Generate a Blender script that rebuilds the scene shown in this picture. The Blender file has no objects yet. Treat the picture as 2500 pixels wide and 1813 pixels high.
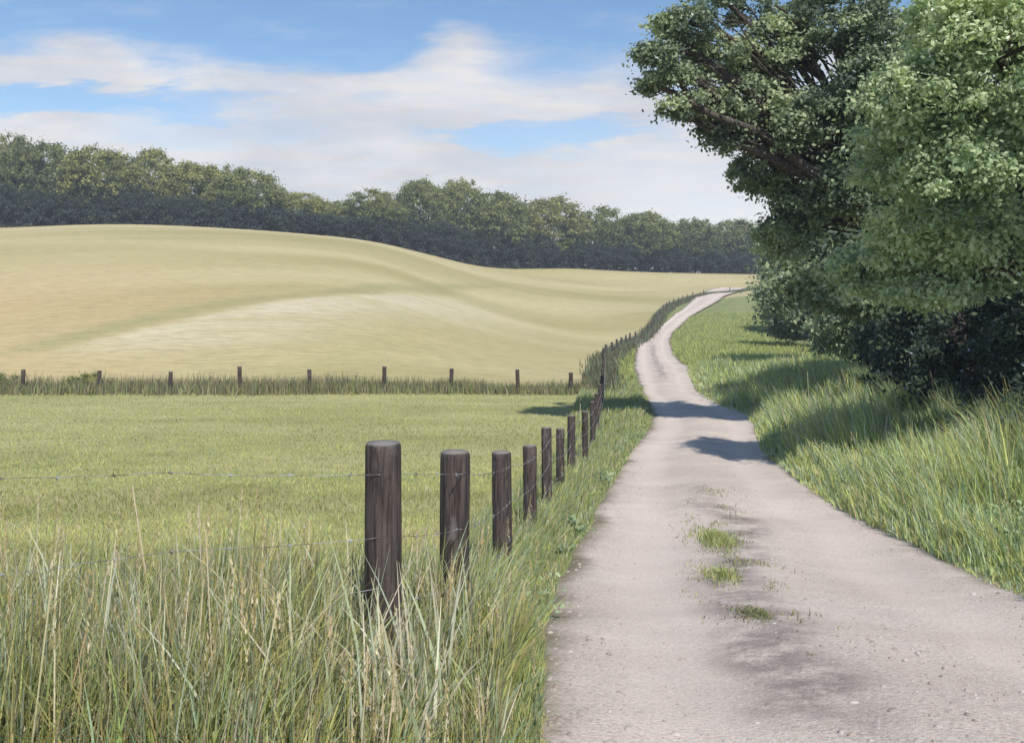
import bpy, math, random
import numpy as np
from mathutils import Vector

R = math.radians
rng = np.random.default_rng(7)
random.seed(7)
scene = bpy.context.scene
C = scene.collection

# ------------------------------------------------------------------ camera
F = 910.0                    # focal length in pixels of a 1024 wide picture
HY, ZC = 290.0, 1.9          # horizon row, eye height
cam = bpy.data.cameras.new('camera')
cam.sensor_width = 36.0
cam.lens = 36.0 * F / 1024.0
cam.shift_y = -(371.0 - HY) / 1024.0
cam.clip_start = 0.05
cam.clip_end = 6000
camo = bpy.data.objects.new('camera', cam)
C.objects.link(camo)
camo.location = (0, 0, ZC)
camo.rotation_euler = (R(90), 0, 0)
scene.camera = camo

# ------------------------------------------------------------------ world
SUN_EL, SUN_AZ = R(49), R(162)          # azimuth clockwise from +Y, where the sun stands
w = bpy.data.worlds.new('World')
scene.world = w
w.use_nodes = True
nt = w.node_tree
nt.nodes.clear()


class NT:
    """tiny node helper"""
    def __init__(s, tree):
        s.t = tree

    def n(s, typ, **kw):
        nd = s.t.nodes.new(typ)
        for k, v in kw.items():
            setattr(nd, k, v)
        return nd

    def link(s, a, b):
        s.t.links.new(a, b)

    def put(s, sock, v):
        if isinstance(v, bpy.types.NodeSocket):
            s.link(v, sock)
        elif v is not None:
            sock.default_value = v

    def m(s, op, a, b=None, c=None, clamp=False):
        nd = s.n('ShaderNodeMath', operation=op, use_clamp=clamp)
        s.put(nd.inputs[0], a)
        if b is not None: s.put(nd.inputs[1], b)
        if c is not None: s.put(nd.inputs[2], c)
        return nd.outputs[0]

    def mix(s, f, a, b, mode='MIX'):
        nd = s.n('ShaderNodeMix', data_type='RGBA', blend_type=mode)
        s.put(nd.inputs[0], f)
        s.put(nd.inputs[6], a if isinstance(a, bpy.types.NodeSocket) else (*a, 1))
        s.put(nd.inputs[7], b if isinstance(b, bpy.types.NodeSocket) else (*b, 1))
        return nd.outputs[2]

    def noise(s, vec, scale, detail=4, rough=.55, dist=0.0):
        nd = s.n('ShaderNodeTexNoise')
        s.put(nd.inputs['Vector'], vec)
        nd.inputs['Scale'].default_value = scale
        nd.inputs['Detail'].default_value = detail
        nd.inputs['Roughness'].default_value = rough
        nd.inputs['Distortion'].default_value = dist
        return nd.outputs[0]

    def mapping(s, vec, scale=(1, 1, 1), rot=(0, 0, 0), loc=(0, 0, 0)):
        nd = s.n('ShaderNodeMapping')
        s.put(nd.inputs[0], vec)
        nd.inputs[1].default_value = loc
        nd.inputs[2].default_value = rot
        nd.inputs[3].default_value = scale
        return nd.outputs[0]

    def ss(s, v, lo, hi, a=0.0, b=1.0):
        nd = s.n('ShaderNodeMapRange', interpolation_type='SMOOTHSTEP')
        s.put(nd.inputs[0], v)
        for i, q in enumerate((lo, hi, a, b)):
            s.put(nd.inputs[i + 1], q)
        return nd.outputs[0]

    def comb(s, x, y, z):
        nd = s.n('ShaderNodeCombineXYZ')
        s.put(nd.inputs[0], x); s.put(nd.inputs[1], y); s.put(nd.inputs[2], z)
        return nd.outputs[0]


def build_world():
    k = NT(nt)
    sky = k.n('ShaderNodeTexSky', sky_type='NISHITA')
    sky.sun_disc = False
    sky.sun_elevation = SUN_EL
    sky.sun_rotation = SUN_AZ
    sky.altitude = 300
    sky.air_density = 1.0
    sky.dust_density = 0.3
    sky.ozone_density = 2.0
    tc = k.n('ShaderNodeTexCoord')
    sep = k.n('ShaderNodeSeparateXYZ')
    k.link(tc.outputs['Generated'], sep.inputs[0])
    x, y, z = sep.outputs
    ay = k.m('MAXIMUM', k.m('ABSOLUTE', y), 0.05)
    u = k.m('DIVIDE', x, ay)
    v = k.m('DIVIDE', z, ay)
    uv = k.comb(u, v, 0.0)
    st = k.mapping(uv, (2.2, 9.0, 1))
    n1 = k.noise(st, 2.2, 6, .6, .3)
    n2 = k.noise(k.mapping(uv, (3, 26, 1), (0, 0, .05)), 3.0, 5, .65)
    wv = k.m('ADD', v, k.m('MULTIPLY', k.m('SUBTRACT', n1, .5), .13))
    # top edge of the cloud bank, as elevation over the direction
    px = k.m('MULTIPLY_ADD', u, 910.0 / 1024.0, .5)
    cur = k.n('ShaderNodeFloatCurve')
    pts = [(0.0, .275), (.08, .285), (.16, .26), (.24, .25), (.32, .245), (.38, .25),
           (.43, .275), (.5, .262), (.57, .258), (.64, .275), (.75, .28), (1.0, .30)]
    cm = cur.mapping.curves[0]
    while len(cm.points) < len(pts):
        cm.points.new(.5, .5)
    for p, (a, b) in zip(cm.points, pts):
        p.location = (a, b)
    cur.mapping.update()
    k.put(cur.inputs['Value'], k.m('MINIMUM', k.m('MAXIMUM', px, 0.0), 1.0))
    edge = cur.outputs[0]
    d = k.ss(k.m('SUBTRACT', edge, wv), -.012, .035)

    def hole(cu, cv, ru, rv, amt):
        a = k.m('DIVIDE', k.m('SUBTRACT', u, cu), ru)
        b = k.m('DIVIDE', k.m('SUBTRACT', wv, cv), rv)
        q = k.m('ADD', k.m('MULTIPLY', a, a), k.m('MULTIPLY', b, b))
        return k.ss(q, 1.4, .1, 0, amt)
    hs = [hole(-.54, .208, .30, .018, .95), hole(.03, .172, .15, .017, .8), hole(.17, .245, .2, .03, .45),
          hole(-.33, .178, .14, .02, .3), hole(.4, .2, .15, .04, .4)]
    den = d
    for h in hs:
        den = k.m('MULTIPLY', den, k.m('SUBTRACT', 1.0, h))
    streak = k.ss(n2, .35, .7)
    den = k.m('MULTIPLY', den, k.m('MULTIPLY_ADD', streak, .2, .84), clamp=True)
    wisp = k.m('MULTIPLY', k.ss(n1, .5, .8), .4)
    den = k.m('MAXIMUM', den, wisp)
    # clear part of the sky, a shade deeper than the haze-pale horizon of the sky model
    hsv = k.n('ShaderNodeHueSaturation')
    hsv.inputs['Saturation'].default_value = 1.12
    hsv.inputs['Value'].default_value = 1.0
    k.link(sky.outputs[0], hsv.inputs['Color'])
    n3 = k.noise(k.mapping(uv, (2, 7, 1), (0, 0, 0), (3, 1, 0)), 2.5, 5, .6)
    shade = k.ss(n3, .35, .68)
    cloud = k.mix(shade, CLOUD_LO, CLOUD_HI)
    right = k.ss(u, -.1, .25)
    lowv = k.ss(v, .2, .08)
    cloud = k.mix(k.m('MULTIPLY', k.m('MULTIPLY', right, lowv), .8), cloud, CLOUD_BRIGHT)
    col = k.mix(den, k.mix(1.0, hsv.outputs[0], SKY_TINT, 'MULTIPLY'), cloud)
    bg = k.n('ShaderNodeBackground')
    bg.inputs[1].default_value = 0.115
    k.link(col, bg.inputs[0])
    out = k.n('ShaderNodeOutputWorld')
    k.link(bg.outputs[0], out.inputs[0])


CLOUD_LO = (3.9, 3.9, 4.1)
CLOUD_HI = (4.95, 4.85, 4.85)
CLOUD_BRIGHT = (5.5, 5.45, 5.5)
SKY_TINT = (.86, .85, .84)
build_world()

sl = bpy.data.lights.new('sun', 'SUN')
sl.energy = 3.4
sl.angle = R(0.6)
sl.color = (1.0, 0.95, 0.86)
so = bpy.data.objects.new('sun', sl)
C.objects.link(so)
sdir = Vector((math.sin(SUN_AZ) * math.cos(SUN_EL), math.cos(SUN_AZ) * math.cos(SUN_EL), math.sin(SUN_EL)))
so.rotation_euler = sdir.to_track_quat('Z', 'Y').to_euler()
so.location = sdir * 50

vs = scene.view_settings
vs.view_transform = 'Standard'
vs.look = 'None'
vs.exposure = 0.6
vs.gamma = 1.0
scene.cycles.max_bounces = 6
scene.cycles.transparent_max_bounces = 6


# ------------------------------------------------------------------ helpers
def tag(o, label=None, cat=None, group=None, kind=None):
    if label: o['label'] = label
    if cat: o['category'] = cat
    if group: o['group'] = group
    if kind: o['kind'] = kind
    return o


def empty(name, loc):
    o = bpy.data.objects.new(name, None)
    C.objects.link(o)
    o.location = loc
    o.empty_display_size = .3
    return o


def mesh_obj(name, V, Fc, mat, parent=None, loc=(0, 0, 0), tint=None, smooth=False, uv=None):
    """V (n,3) array; Fc (m,4) or (m,3) array, or list of arrays of both kinds."""
    me = bpy.data.meshes.new(name)
    V = np.asarray(V, dtype=np.float32)
    if not isinstance(Fc, list):
        Fc = [Fc]
    Fc = [np.asarray(f, dtype=np.int32) for f in Fc if len(f)]
    nl = sum(f.size for f in Fc)
    nf = sum(len(f) for f in Fc)
    me.vertices.add(len(V)); me.vertices.foreach_set('co', V.ravel())
    me.loops.add(nl)
    li = np.concatenate([f.ravel() for f in Fc])
    me.loops.foreach_set('vertex_index', li)
    me.polygons.add(nf)
    ls = np.concatenate([np.full(len(f), f.shape[1], np.int32) for f in Fc])
    me.polygons.foreach_set('loop_start', np.concatenate([[0], np.cumsum(ls)[:-1]]).astype(np.int32))
    try:
        me.polygons.foreach_set('loop_total', ls)
    except Exception:
        pass
    if tint is not None:
        a = me.color_attributes.new('tint', 'FLOAT_COLOR', 'POINT')
        t = np.ones((len(V), 4), np.float32)
        t[:, :tint.shape[1]] = tint
        a.data.foreach_set('color', t.ravel())
    if uv is not None:
        l = me.uv_layers.new(name='UVMap')
        l.data.foreach_set('uv', np.asarray(uv, np.float32)[li].ravel())
    me.update(calc_edges=True)
    if smooth:
        me.polygons.foreach_set('use_smooth', np.ones(nf, bool))
    me.materials.append(mat)
    o = bpy.data.objects.new(name, me)
    C.objects.link(o)
    o.location = loc
    if parent: o.parent = parent
    return o


def tubes(paths, sides=8):
    """paths: list of (points (n,3), radii (n,)). One merged vertex/face set."""
    VV, FF, off = [], [], 0
    ang = np.linspace(0, 2 * np.pi, sides, endpoint=False)
    for P, rad in paths:
        P = np.asarray(P, float); rad = np.asarray(rad, float)
        T = np.gradient(P, axis=0)
        T /= np.linalg.norm(T, axis=1)[:, None] + 1e-9
        ref = np.where(np.abs(T[:, 2:3]) > .9, [[1., 0, 0]], [[0, 0, 1.]])
        A = np.cross(T, ref); A /= np.linalg.norm(A, axis=1)[:, None] + 1e-9
        for i in range(1, len(A)):                     # keep the frame from flipping
            a = A[i - 1] - T[i] * np.dot(A[i - 1], T[i])
            A[i] = a / (np.linalg.norm(a) + 1e-9)
        B = np.cross(T, A)
        ring = P[:, None, :] + rad[:, None, None] * (np.cos(ang)[None, :, None] * A[:, None, :] + np.sin(ang)[None, :, None] * B[:, None, :])
        n = len(P)
        VV.append(ring.reshape(-1, 3))
        i, j = np.meshgrid(np.arange(n - 1), np.arange(sides), indexing='ij')
        j2 = (j + 1) % sides
        FF.append(np.stack([i * sides + j, i * sides + j2, (i + 1) * sides + j2, (i + 1) * sides + j], -1).reshape(-1, 4) + off)
        off += n * sides
    return np.concatenate(VV), np.concatenate(FF)


# cheap value noise for shapes
_T = rng.random((256, 256))


def vnoise(x, y):
    x = np.asarray(x, float); y = np.asarray(y, float)
    xi = np.floor(x).astype(int); yi = np.floor(y).astype(int)
    fx = x - xi; fy = y - yi
    fx = fx * fx * (3 - 2 * fx); fy = fy * fy * (3 - 2 * fy)
    g = lambda a, b: _T[a % 256, b % 256]
    return (g(xi, yi) * (1 - fx) + g(xi + 1, yi) * fx) * (1 - fy) + (g(xi, yi + 1) * (1 - fx) + g(xi + 1, yi + 1) * fx) * fy


def fbm(x, y, o=3):
    r = 0; a = .5
    for i in range(o):
        r = r + a * vnoise(x * 2 ** i + 17 * i, y * 2 ** i + 5 * i); a *= .5
    return r / (1 - .5 ** o)


def sstep(x, a, b):
    t = np.clip((np.asarray(x, float) - a) / (b - a), 0, 1)
    return t * t * (3 - 2 * t)


# ------------------------------------------------------------------ the lie of the land
LY = [-15, 3.76, 4.35, 5.44, 8.6, 13.07, 17.77, 21.33, 24.23, 27.78, 32.25, 39.33, 45.25, 55.48, 71.35, 96.49, 108.17, 119.43, 136.26, 175.42, 192.65, 205.05, 228]
LX = [-.2, -.1, -.06, .03, .34, 1.08, 1.95, 2.65, 3.31, 4.15, 4.89, 5.69, 6.27, 7.38, 9.64, 13.36, 16.6, 20.1, 25.31, 35.28, 42.34, 55.88, 86]
RY = [-15, 3.8, 5.6, 8.08, 10.61, 13.9, 18.4, 21.3, 24.06, 27.69, 31.5, 34.5, 39.46, 45.32, 55.82, 73.15, 97.75, 108.83, 119.77, 137.43, 177.05, 192.23, 202.2, 228]
RX = [4.0, 4.05, 4.25, 4.54, 4.95, 5.1, 5.82, 6.2, 6.8, 7.7, 8.35, 8.25, 8.5, 9.31, 10.98, 13.02, 16.97, 19.3, 22.5, 28.6, 41.25, 49.22, 58.44, 90]
FY = [4.05, 4.9, 7.7, 10.5, 13, 16.5, 19, 23, 34.6, 52.03, 60.28, 75.44, 90.0, 101.45, 120.35, 143.97, 171.33, 179.95, 186.47, 215]
FX = [-.57, -.32, -.08, .21, .5, 1.06, 1.52, 2.1, 3.29, 5.2, 6.09, 8.95, 11.87, 15.0, 19.18, 25.0, 33.51, 38.17, 45.49, 70]


def road_l(Y): return np.interp(Y, LY, LX)
def road_r(Y): return np.interp(Y, RY, RX)
def fence_x(Y): return np.interp(Y, FY, FX, left=-.57)


GY = [-15, 0, 4, 5, 7.7, 10.5, 13, 16.5, 20, 25, 32, 40]
GZ = [.3, .12, 0, -.18, -.62, -1.0, -1.25, -1.55, -1.85, -2.1, -2.4, -2.68]
AY = [40, 55, 75, 95, 115, 130, 150, 170, 200, 220, 240, 300, 600, 4000]
A587 = [-2.68, -2.85, -3.05, -3.2, -2.3, -.9, .2, 1.1, 3.9, 6.9, 5.5, 3, 0, 0]
CPX = np.array([-600, 0, 113, 226, 300, 384, 429, 474, 587, 760, 1000])
CD = np.array([160, 165, 168, 172, 176, 186, 194, 202, 220, 240, 255])
CPY = np.array([236, 227, 224, 228, 233, 242, 251, 260, 269, 274, 272])


def smooth_interp(x, xs, ys):
    """Catmull-Rom-like smooth interpolation"""
    xs = np.asarray(xs, float); ys = np.asarray(ys, float)
    m = np.gradient(ys, xs)
    x = np.asarray(x, float)
    i = np.clip(np.searchsorted(xs, x) - 1, 0, len(xs) - 2)
    h = xs[i + 1] - xs[i]
    t = np.clip((x - xs[i]) / h, 0, 1)
    return ((2 * t**3 - 3 * t**2 + 1) * ys[i] + (t**3 - 2 * t**2 + t) * h * m[i]
            + (-2 * t**3 + 3 * t**2) * ys[i + 1] + (t**3 - t**2) * h * m[i + 1])


def hill(px, Y):
    D = np.interp(px, CPX, CD)
    py = smooth_interp(np.clip(px, -600, 1000), CPX, CPY)
    Zc = ZC + (HY - py) * D / F
    t = (Y - 40) / (D - 40)
    tc = np.clip(t, 0, 1)
    s = tc + .07 * np.sin(np.pi * tc) + .02 * np.sin(2 * np.pi * tc * 1.5) * (1 - tc)
    z = -2.68 + (Zc + 2.68) * s
    over = np.clip(Y - D, 0, None)
    return z - np.minimum(over * .06, 3) - np.clip(over - 150, 0, 400) * .02


def terrain(X, Y):
    X = np.asarray(X, float); Y = np.asarray(Y, float)
    near = smooth_interp(np.clip(Y, -15, 40), GY, GZ)
    Yf = np.maximum(Y, 40)
    px = 512 + F * X / np.maximum(Yf, 40)
    # the slope sags into a hollow where the track crosses it
    sag = np.maximum(hill(np.full_like(Yf, 587.), Yf) - np.interp(Yf, AY, A587), -.4) * sstep(Yf, 222, 205)
    far = hill(px, Yf) - sag * sstep(px, 330, 620)
    z = np.where(Y < 40, near, far)
    # roadside bank on the right
    dr = X - road_r(Y)
    z = z + .45 * sstep(dr, .2, 4.0) * sstep(Y, 260, 150)
    z = z + .10 * (fbm(X * .35, Y * .35) - .5) * sstep(Y, 2, 8) * sstep(Y, 100, 60)
    z = z + .25 * (fbm(X * .03 + 9, Y * .03) - .5) * sstep(Y, 20, 60)
    return z


def ter(x, y): return float(terrain(np.array([x]), np.array([y]))[0])


def at(px, py, Y):
    return Vector(((px - 512) * Y / F, Y, ZC - (py - HY) * Y / F))


# ------------------------------------------------------------------ materials
def mat(name, build, rough=.9, spec=.2):
    m = bpy.data.materials.new(name)
    m.use_nodes = True
    t = m.node_tree
    bs = t.nodes['Principled BSDF']
    bs.inputs['Roughness'].default_value = rough
    bs.inputs['Specular IOR Level'].default_value = spec
    build(NT(t), bs)
    return m


def pos(k): return k.n('ShaderNodeNewGeometry').outputs['Position']


def bump(k, bs, h, strength=.4, dist=.05):
    b = k.n('ShaderNodeBump')
    b.inputs['Strength'].default_value = strength
    b.inputs['Distance'].default_value = dist
    k.link(h, b.inputs['Height'])
    k.link(b.outputs[0], bs.inputs['Normal'])


def m_pasture(k, bs):
    p = pos(k)
    a = k.noise(k.mapping(p, (.10, .35, .1)), 1.0, 5, .6)
    b = k.noise(k.mapping(p, (.6, 2.2, 1)), 1.5, 5, .65)
    c = k.noise(p, 14, 3, .7)
    col = k.mix(k.ss(a, .35, .65), (.32, .315, .125), (.44, .415, .205))
    col = k.mix(k.ss(b, .35, .7, 0, .6), col, (.27, .29, .11))
    col = k.mix(k.ss(c, .4, .75, 0, .45), col, (.40, .38, .19))
    k.link(col, bs.inputs['Base Color'])
    bump(k, bs, k.noise(p, 22, 4, .7), .6, .06)


def m_field(k, bs):
    p = pos(k)
    w_ = k.noise(p, .015, 2, .5)
    sep = k.n('ShaderNodeSeparateXYZ'); k.link(p, sep.inputs[0])
    # mown swathes run roughly along the contour, swinging away up the hill to the right
    q = k.m('ADD', k.m('MULTIPLY_ADD', sep.outputs[0], -.45, sep.outputs[1]), k.m('MULTIPLY', w_, 60))
    rows = k.noise(k.comb(k.m('MULTIPLY', sep.outputs[0], .010), k.m('MULTIPLY', q, .030), 0.0), 1.0, 3, .5)
    rows2 = k.noise(k.comb(k.m('MULTIPLY', sep.outputs[0], .05), k.m('MULTIPLY', q, .30), 0.0), 1.0, 5, .65)
    big = k.noise(k.mapping(p, (.02, .03, .02)), 1.0, 3, .5)
    col = k.mix(k.ss(rows, .36, .64), (.345, .30, .13), (.51, .44, .245))
    col = k.mix(k.ss(rows2, .40, .68, 0, .30), col, (.38, .34, .18))
    col = k.mix(k.ss(sep.outputs[0], -8, -34, 0, k.m('MULTIPLY', k.ss(big, .3, .6, .3, .9), k.ss(sep.outputs[1], 95, 66))), col, (.53, .375, .21))
    col = k.mix(k.ss(big, .5, .7, 0, .5), col, (.47, .39, .20))
    # fold between two swells, its shade put into the colour, paler swathe beside it
    cur = k.n('ShaderNodeFloatCurve')
    pts = [(yy, xx) for yy, xx in ((48, -25.8), (54, -23), (59, -21), (65, -18.6), (78, -13), (100, -9.3), (141, -4.5), (198, 12))]
    cm = cur.mapping.curves[0]
    while len(cm.points) < len(pts):
        cm.points.new(.5, .5)
    for q_, (yy, xx) in zip(cm.points, pts):
        q_.location = ((yy - 40) / 160, (xx + 30) / 50)
    cur.mapping.update()
    k.put(cur.inputs['Value'], k.m('DIVIDE', k.m('SUBTRACT', sep.outputs[1], 40.0), 160.0, clamp=True))
    xf = k.m('MULTIPLY_ADD', cur.outputs[0], 50.0, -30.0)
    wob = k.m('MULTIPLY', k.m('SUBTRACT', k.noise(k.mapping(p, (.06, .06, .06)), 1.0, 3, .5), .5), 2.2)
    fd = k.m('ADD', k.m('DIVIDE', k.m('SUBTRACT', sep.outputs[0], xf), 1.9), wob)
    ends = k.m('MULTIPLY', k.ss(sep.outputs[1], 44, 52), k.ss(sep.outputs[1], 190, 120))
    brk = k.ss(rows2, .3, .62, .35, .9)
    pale = k.m('MULTIPLY', k.m('MULTIPLY', k.ss(fd, .5, 1.6), k.ss(fd, 8.5, 1.6)), k.m('MULTIPLY', ends, k.ss(sep.outputs[1], 125, 75)))
    col = k.mix(k.m('MULTIPLY', pale, brk), col, (.58, .52, .37))
    fold = k.m('MULTIPLY', k.ss(k.m('ABSOLUTE', fd), 1.25, .1), ends)
    col = k.mix(k.m('MULTIPLY', fold, brk), col, (.30, .28, .13))
    fine = k.noise(k.mapping(p, (.8, 2.5, 1)), 1.0, 4, .7)
    col = k.mix(k.ss(fine, .38, .68, 0, .42), col, (.22, .19, .095))
    col = k.mix(k.ss(k.noise(k.mapping(p, (2.5, 5, 2)), 1.0, 4, .75), .45, .7, 0, .35), col, (.50, .44, .28))
    fine = k.m('ADD', fine, k.m('MULTIPLY', rows2, 1.5))
    k.link(col, bs.inputs['Base Color'])
    bump(k, bs, fine, .5, .2)


def m_ground(k, bs):
    p = pos(k)
    a = k.noise(p, .9, 5, .65)
    b = k.noise(p, 7, 4, .7)
    col = k.mix(k.ss(a, .35, .65), (.20, .24, .09), (.29, .31, .13))
    col = k.mix(k.ss(b, .45, .7, 0, .7), col, (.10, .08, .05))
    k.link(col, bs.inputs['Base Color'])
    bump(k, bs, b, .7, .08)


def m_road(k, bs):
    p = pos(k)
    tc = k.n('ShaderNodeTexCoord')
    sep = k.n('ShaderNodeSeparateXYZ'); k.link(tc.outputs['UV'], sep.inputs[0])
    u, v = sep.outputs[0], sep.outputs[1]        # u across 0..1, v along in metres; third is unused
    big = k.noise(k.mapping(p, (.35, .8, .5)), 1.0, 5, .6)
    mid = k.noise(k.mapping(p, (1.6, 2.4, 1)), 1.4, 6, .7)
    fine = k.noise(p, 45, 4, .7)
    col = k.mix(k.ss(big, .35, .65), (.53, .445, .375), (.645, .555, .48))
    col = k.mix(k.ss(mid, .42, .72, 0, .4), col, (.42, .365, .34))
    col = k.mix(k.ss(k.noise(p, 2.3, 4, .6), .55, .75, 0, .45), col, (.46, .38, .30))
    col = k.mix(k.ss(fine, .42, .68, 0, .7), col, (.34, .30, .275))
    grit = k.n('ShaderNodeTexVoronoi'); k.link(p, grit.inputs['Vector']); grit.inputs['Scale'].default_value = 55
    gs = k.n('ShaderNodeSeparateXYZ'); k.link(grit.outputs['Color'], gs.inputs[0])
    col = k.mix(k.ss(gs.outputs[0], .55, 1.0, 0, .4), col, (.66, .60, .54))
    col = k.mix(k.ss(gs.outputs[1], .75, 1.0, 0, .5), col, (.30, .26, .235))
    for cu in (.22, .74):
        wt = k.ss(k.m('ABSOLUTE', k.m('SUBTRACT', u, cu)), .12, .03)
        col = k.mix(k.m('MULTIPLY', wt, .35), col, (.66, .575, .51))
    # dark strip between the wheel tracks, and soil at both edges
    wob = k.m('MULTIPLY', k.m('SUBTRACT', k.noise(k.comb(0.0, v, 0.0), .45, 4, .6), .5), .22)
    dc = k.m('ABSOLUTE', k.m('SUBTRACT', k.m('ADD', u, wob), k.ss(v, 6, 12, .37, .46)))
    strip = k.m('MULTIPLY', k.m('MULTIPLY', k.ss(dc, .11, .02), k.ss(v, 3.7, 4.5, .2, 1)), k.m('MAXIMUM', k.ss(v, 16, 12), k.m('MULTIPLY', k.ss(v, 44, 52), k.ss(v, 100, 80))))
    patch = k.ss(k.noise(k.comb(k.m('MULTIPLY', u, 4.0), v, 3.0), 2.0, 6, .75), .38, .58)
    col = k.mix(k.m('MULTIPLY', k.m('MULTIPLY', strip, patch), k.ss(fine, .25, .6, .95, .6)), col, (.17, .135, .13))
    eg = k.m('MINIMUM', u, k.m('SUBTRACT', 1.0, u))
    eg = k.m('ADD', eg, k.m('MULTIPLY', k.m('SUBTRACT', k.noise(p, 2.2, 5, .7), .5), .14))
    col = k.mix(k.ss(eg, .11, .02, 0, .9), col, (.15, .13, .08))
    k.link(col, bs.inputs['Base Color'])
    h = k.m('ADD', k.m('MULTIPLY', fine, .8), k.m('MULTIPLY', mid, .3))
    bump(k, bs, h, .55, .03)


def leafy(name, c_dark, c_mid, c_light, trans=.35, objvar=False):
    """foliage: per-leaf tint attribute picks between three leaf colours"""
    m = bpy.data.materials.new(name)
    m.use_nodes = True
    k = NT(m.node_tree)
    m.node_tree.nodes.clear()
    at_ = k.n('ShaderNodeAttribute', attribute_name='tint')
    sep = k.n('ShaderNodeSeparateXYZ'); k.link(at_.outputs['Vector'], sep.inputs[0])
    t = sep.outputs[0]
    if objvar:
        oi = k.n('ShaderNodeObjectInfo')
        t = k.m('ADD', t, k.m('MULTIPLY', k.m('SUBTRACT', oi.outputs['Random'], .5), .45))
    col = k.mix(k.ss(t, 0, .5), c_dark, c_mid)
    col = k.mix(k.ss(t, .5, 1), col, c_light)
    d = k.n('ShaderNodeBsdfDiffuse'); k.link(col, d.inputs[0])
    tr = k.n('ShaderNodeBsdfTranslucent')
    k.link(k.mix(1.0, col, (1.1, 1.2, .72), 'MULTIPLY'), tr.inputs[0])
    mx = k.n('ShaderNodeMixShader'); mx.inputs[0].default_value = trans
    k.link(d.outputs[0], mx.inputs[1]); k.link(tr.outputs[0], mx.inputs[2])
    g = k.n('ShaderNodeBsdfGlossy'); g.inputs['Roughness'].default_value = .5
    g.inputs[0].default_value = (.8, .85, .9, 1)
    fr = k.n('ShaderNodeFresnel'); fr.inputs[0].default_value = 1.35
    m2 = k.n('ShaderNodeMixShader')
    k.link(k.m('MULTIPLY', fr.outputs[0], .35), m2.inputs[0])
    k.link(mx.outputs[0], m2.inputs[1]); k.link(g.outputs[0], m2.inputs[2])
    o = k.n('ShaderNodeOutputMaterial'); k.link(m2.outputs[0], o.inputs[0])
    return m


def grassy(name, trans=.3):
    """grass: the tint attribute is the blade's own colour"""
    m = bpy.data.materials.new(name)
    m.use_nodes = True
    k = NT(m.node_tree)
    m.node_tree.nodes.clear()
    a = k.n('ShaderNodeAttribute', attribute_name='tint')
    d = k.n('ShaderNodeBsdfDiffuse'); k.link(a.outputs['Color'], d.inputs[0])
    tr = k.n('ShaderNodeBsdfTranslucent'); k.link(a.outputs['Color'], tr.inputs[0])
    mx = k.n('ShaderNodeMixShader'); mx.inputs[0].default_value = trans
    k.link(d.outputs[0], mx.inputs[1]); k.link(tr.outputs[0], mx.inputs[2])
    o = k.n('ShaderNodeOutputMaterial'); k.link(mx.outputs[0], o.inputs[0])
    return m


def m_bark(k, bs):
    p = pos(k)
    n_ = k.noise(k.mapping(p, (6, 6, 1.2)), 2.0, 5, .65)
    k.link(k.mix(k.ss(n_, .35, .7), (.045, .037, .034), (.12, .10, .085)), bs.inputs['Base Color'])
    bump(k, bs, n_, .8, .05)


def m_post(k, bs):
    p = pos(k)
    gr = k.noise(k.mapping(p, (30, 30, 2.2)), 1.6, 6, .7, .4)
    pt = k.noise(k.mapping(p, (5, 5, 3)), 1.5, 4, .6)
    col = k.mix(k.ss(gr, .35, .7), (.030, .024, .023), (.115, .092, .084))
    col = k.mix(k.ss(pt, .55, .72, 0, .55), col, (.18, .168, .17))
    ge = k.n('ShaderNodeNewGeometry')
    sep = k.n('ShaderNodeSeparateXYZ'); k.link(ge.outputs['Normal'], sep.inputs[0])
    col = k.mix(k.ss(sep.outputs[2], .5, .95, 0, .8), col, (.26, .24, .225))      # weathered end grain
    k.link(col, bs.inputs['Base Color'])
    bump(k, bs, gr, .9, .012)


def m_wire(k, bs):
    p = pos(k)
    n_ = k.noise(p, 9, 4, .6)
    k.link(k.mix(k.ss(n_, .4, .6), (.10, .075, .07), (.42, .42, .43)), bs.inputs['Base Color'])
    bs.inputs['Metallic'].default_value = .35


M = dict(
    pasture=mat('pasture', m_pasture), field=mat('stubble', m_field), ground=mat('verge_soil', m_ground),
    road=mat('track_gravel', m_road), bark=mat('bark', m_bark), post=mat('old_timber', m_post, .8),
    wire=mat('barbed_wire', m_wire, .5, .5), grass=grassy('grass_blades'),
    oak=leafy('oak_leaves', (.10, .135, .10), (.27, .33, .21), (.52, .57, .36), .42),
    ash=leafy('ash_leaves', (.16, .23, .15), (.40, .49, .29), (.65, .71, .47), .45),
    dark=leafy('shade_leaves', (.022, .034, .034), (.045, .068, .050), (.13, .18, .09), .25),  # near-black leaves put the deep shade under the trees into colour
    far=leafy('wood_leaves', (.105, .13, .06), (.22, .24, .09), (.39, .385, .135), .3, True),
    farshade=leafy('wood_shade_leaves', (.030, .038, .042), (.050, .063, .054), (.095, .115, .065), .2),  # darker copy of the wood leaves, shade at its foot painted in
)


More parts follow.
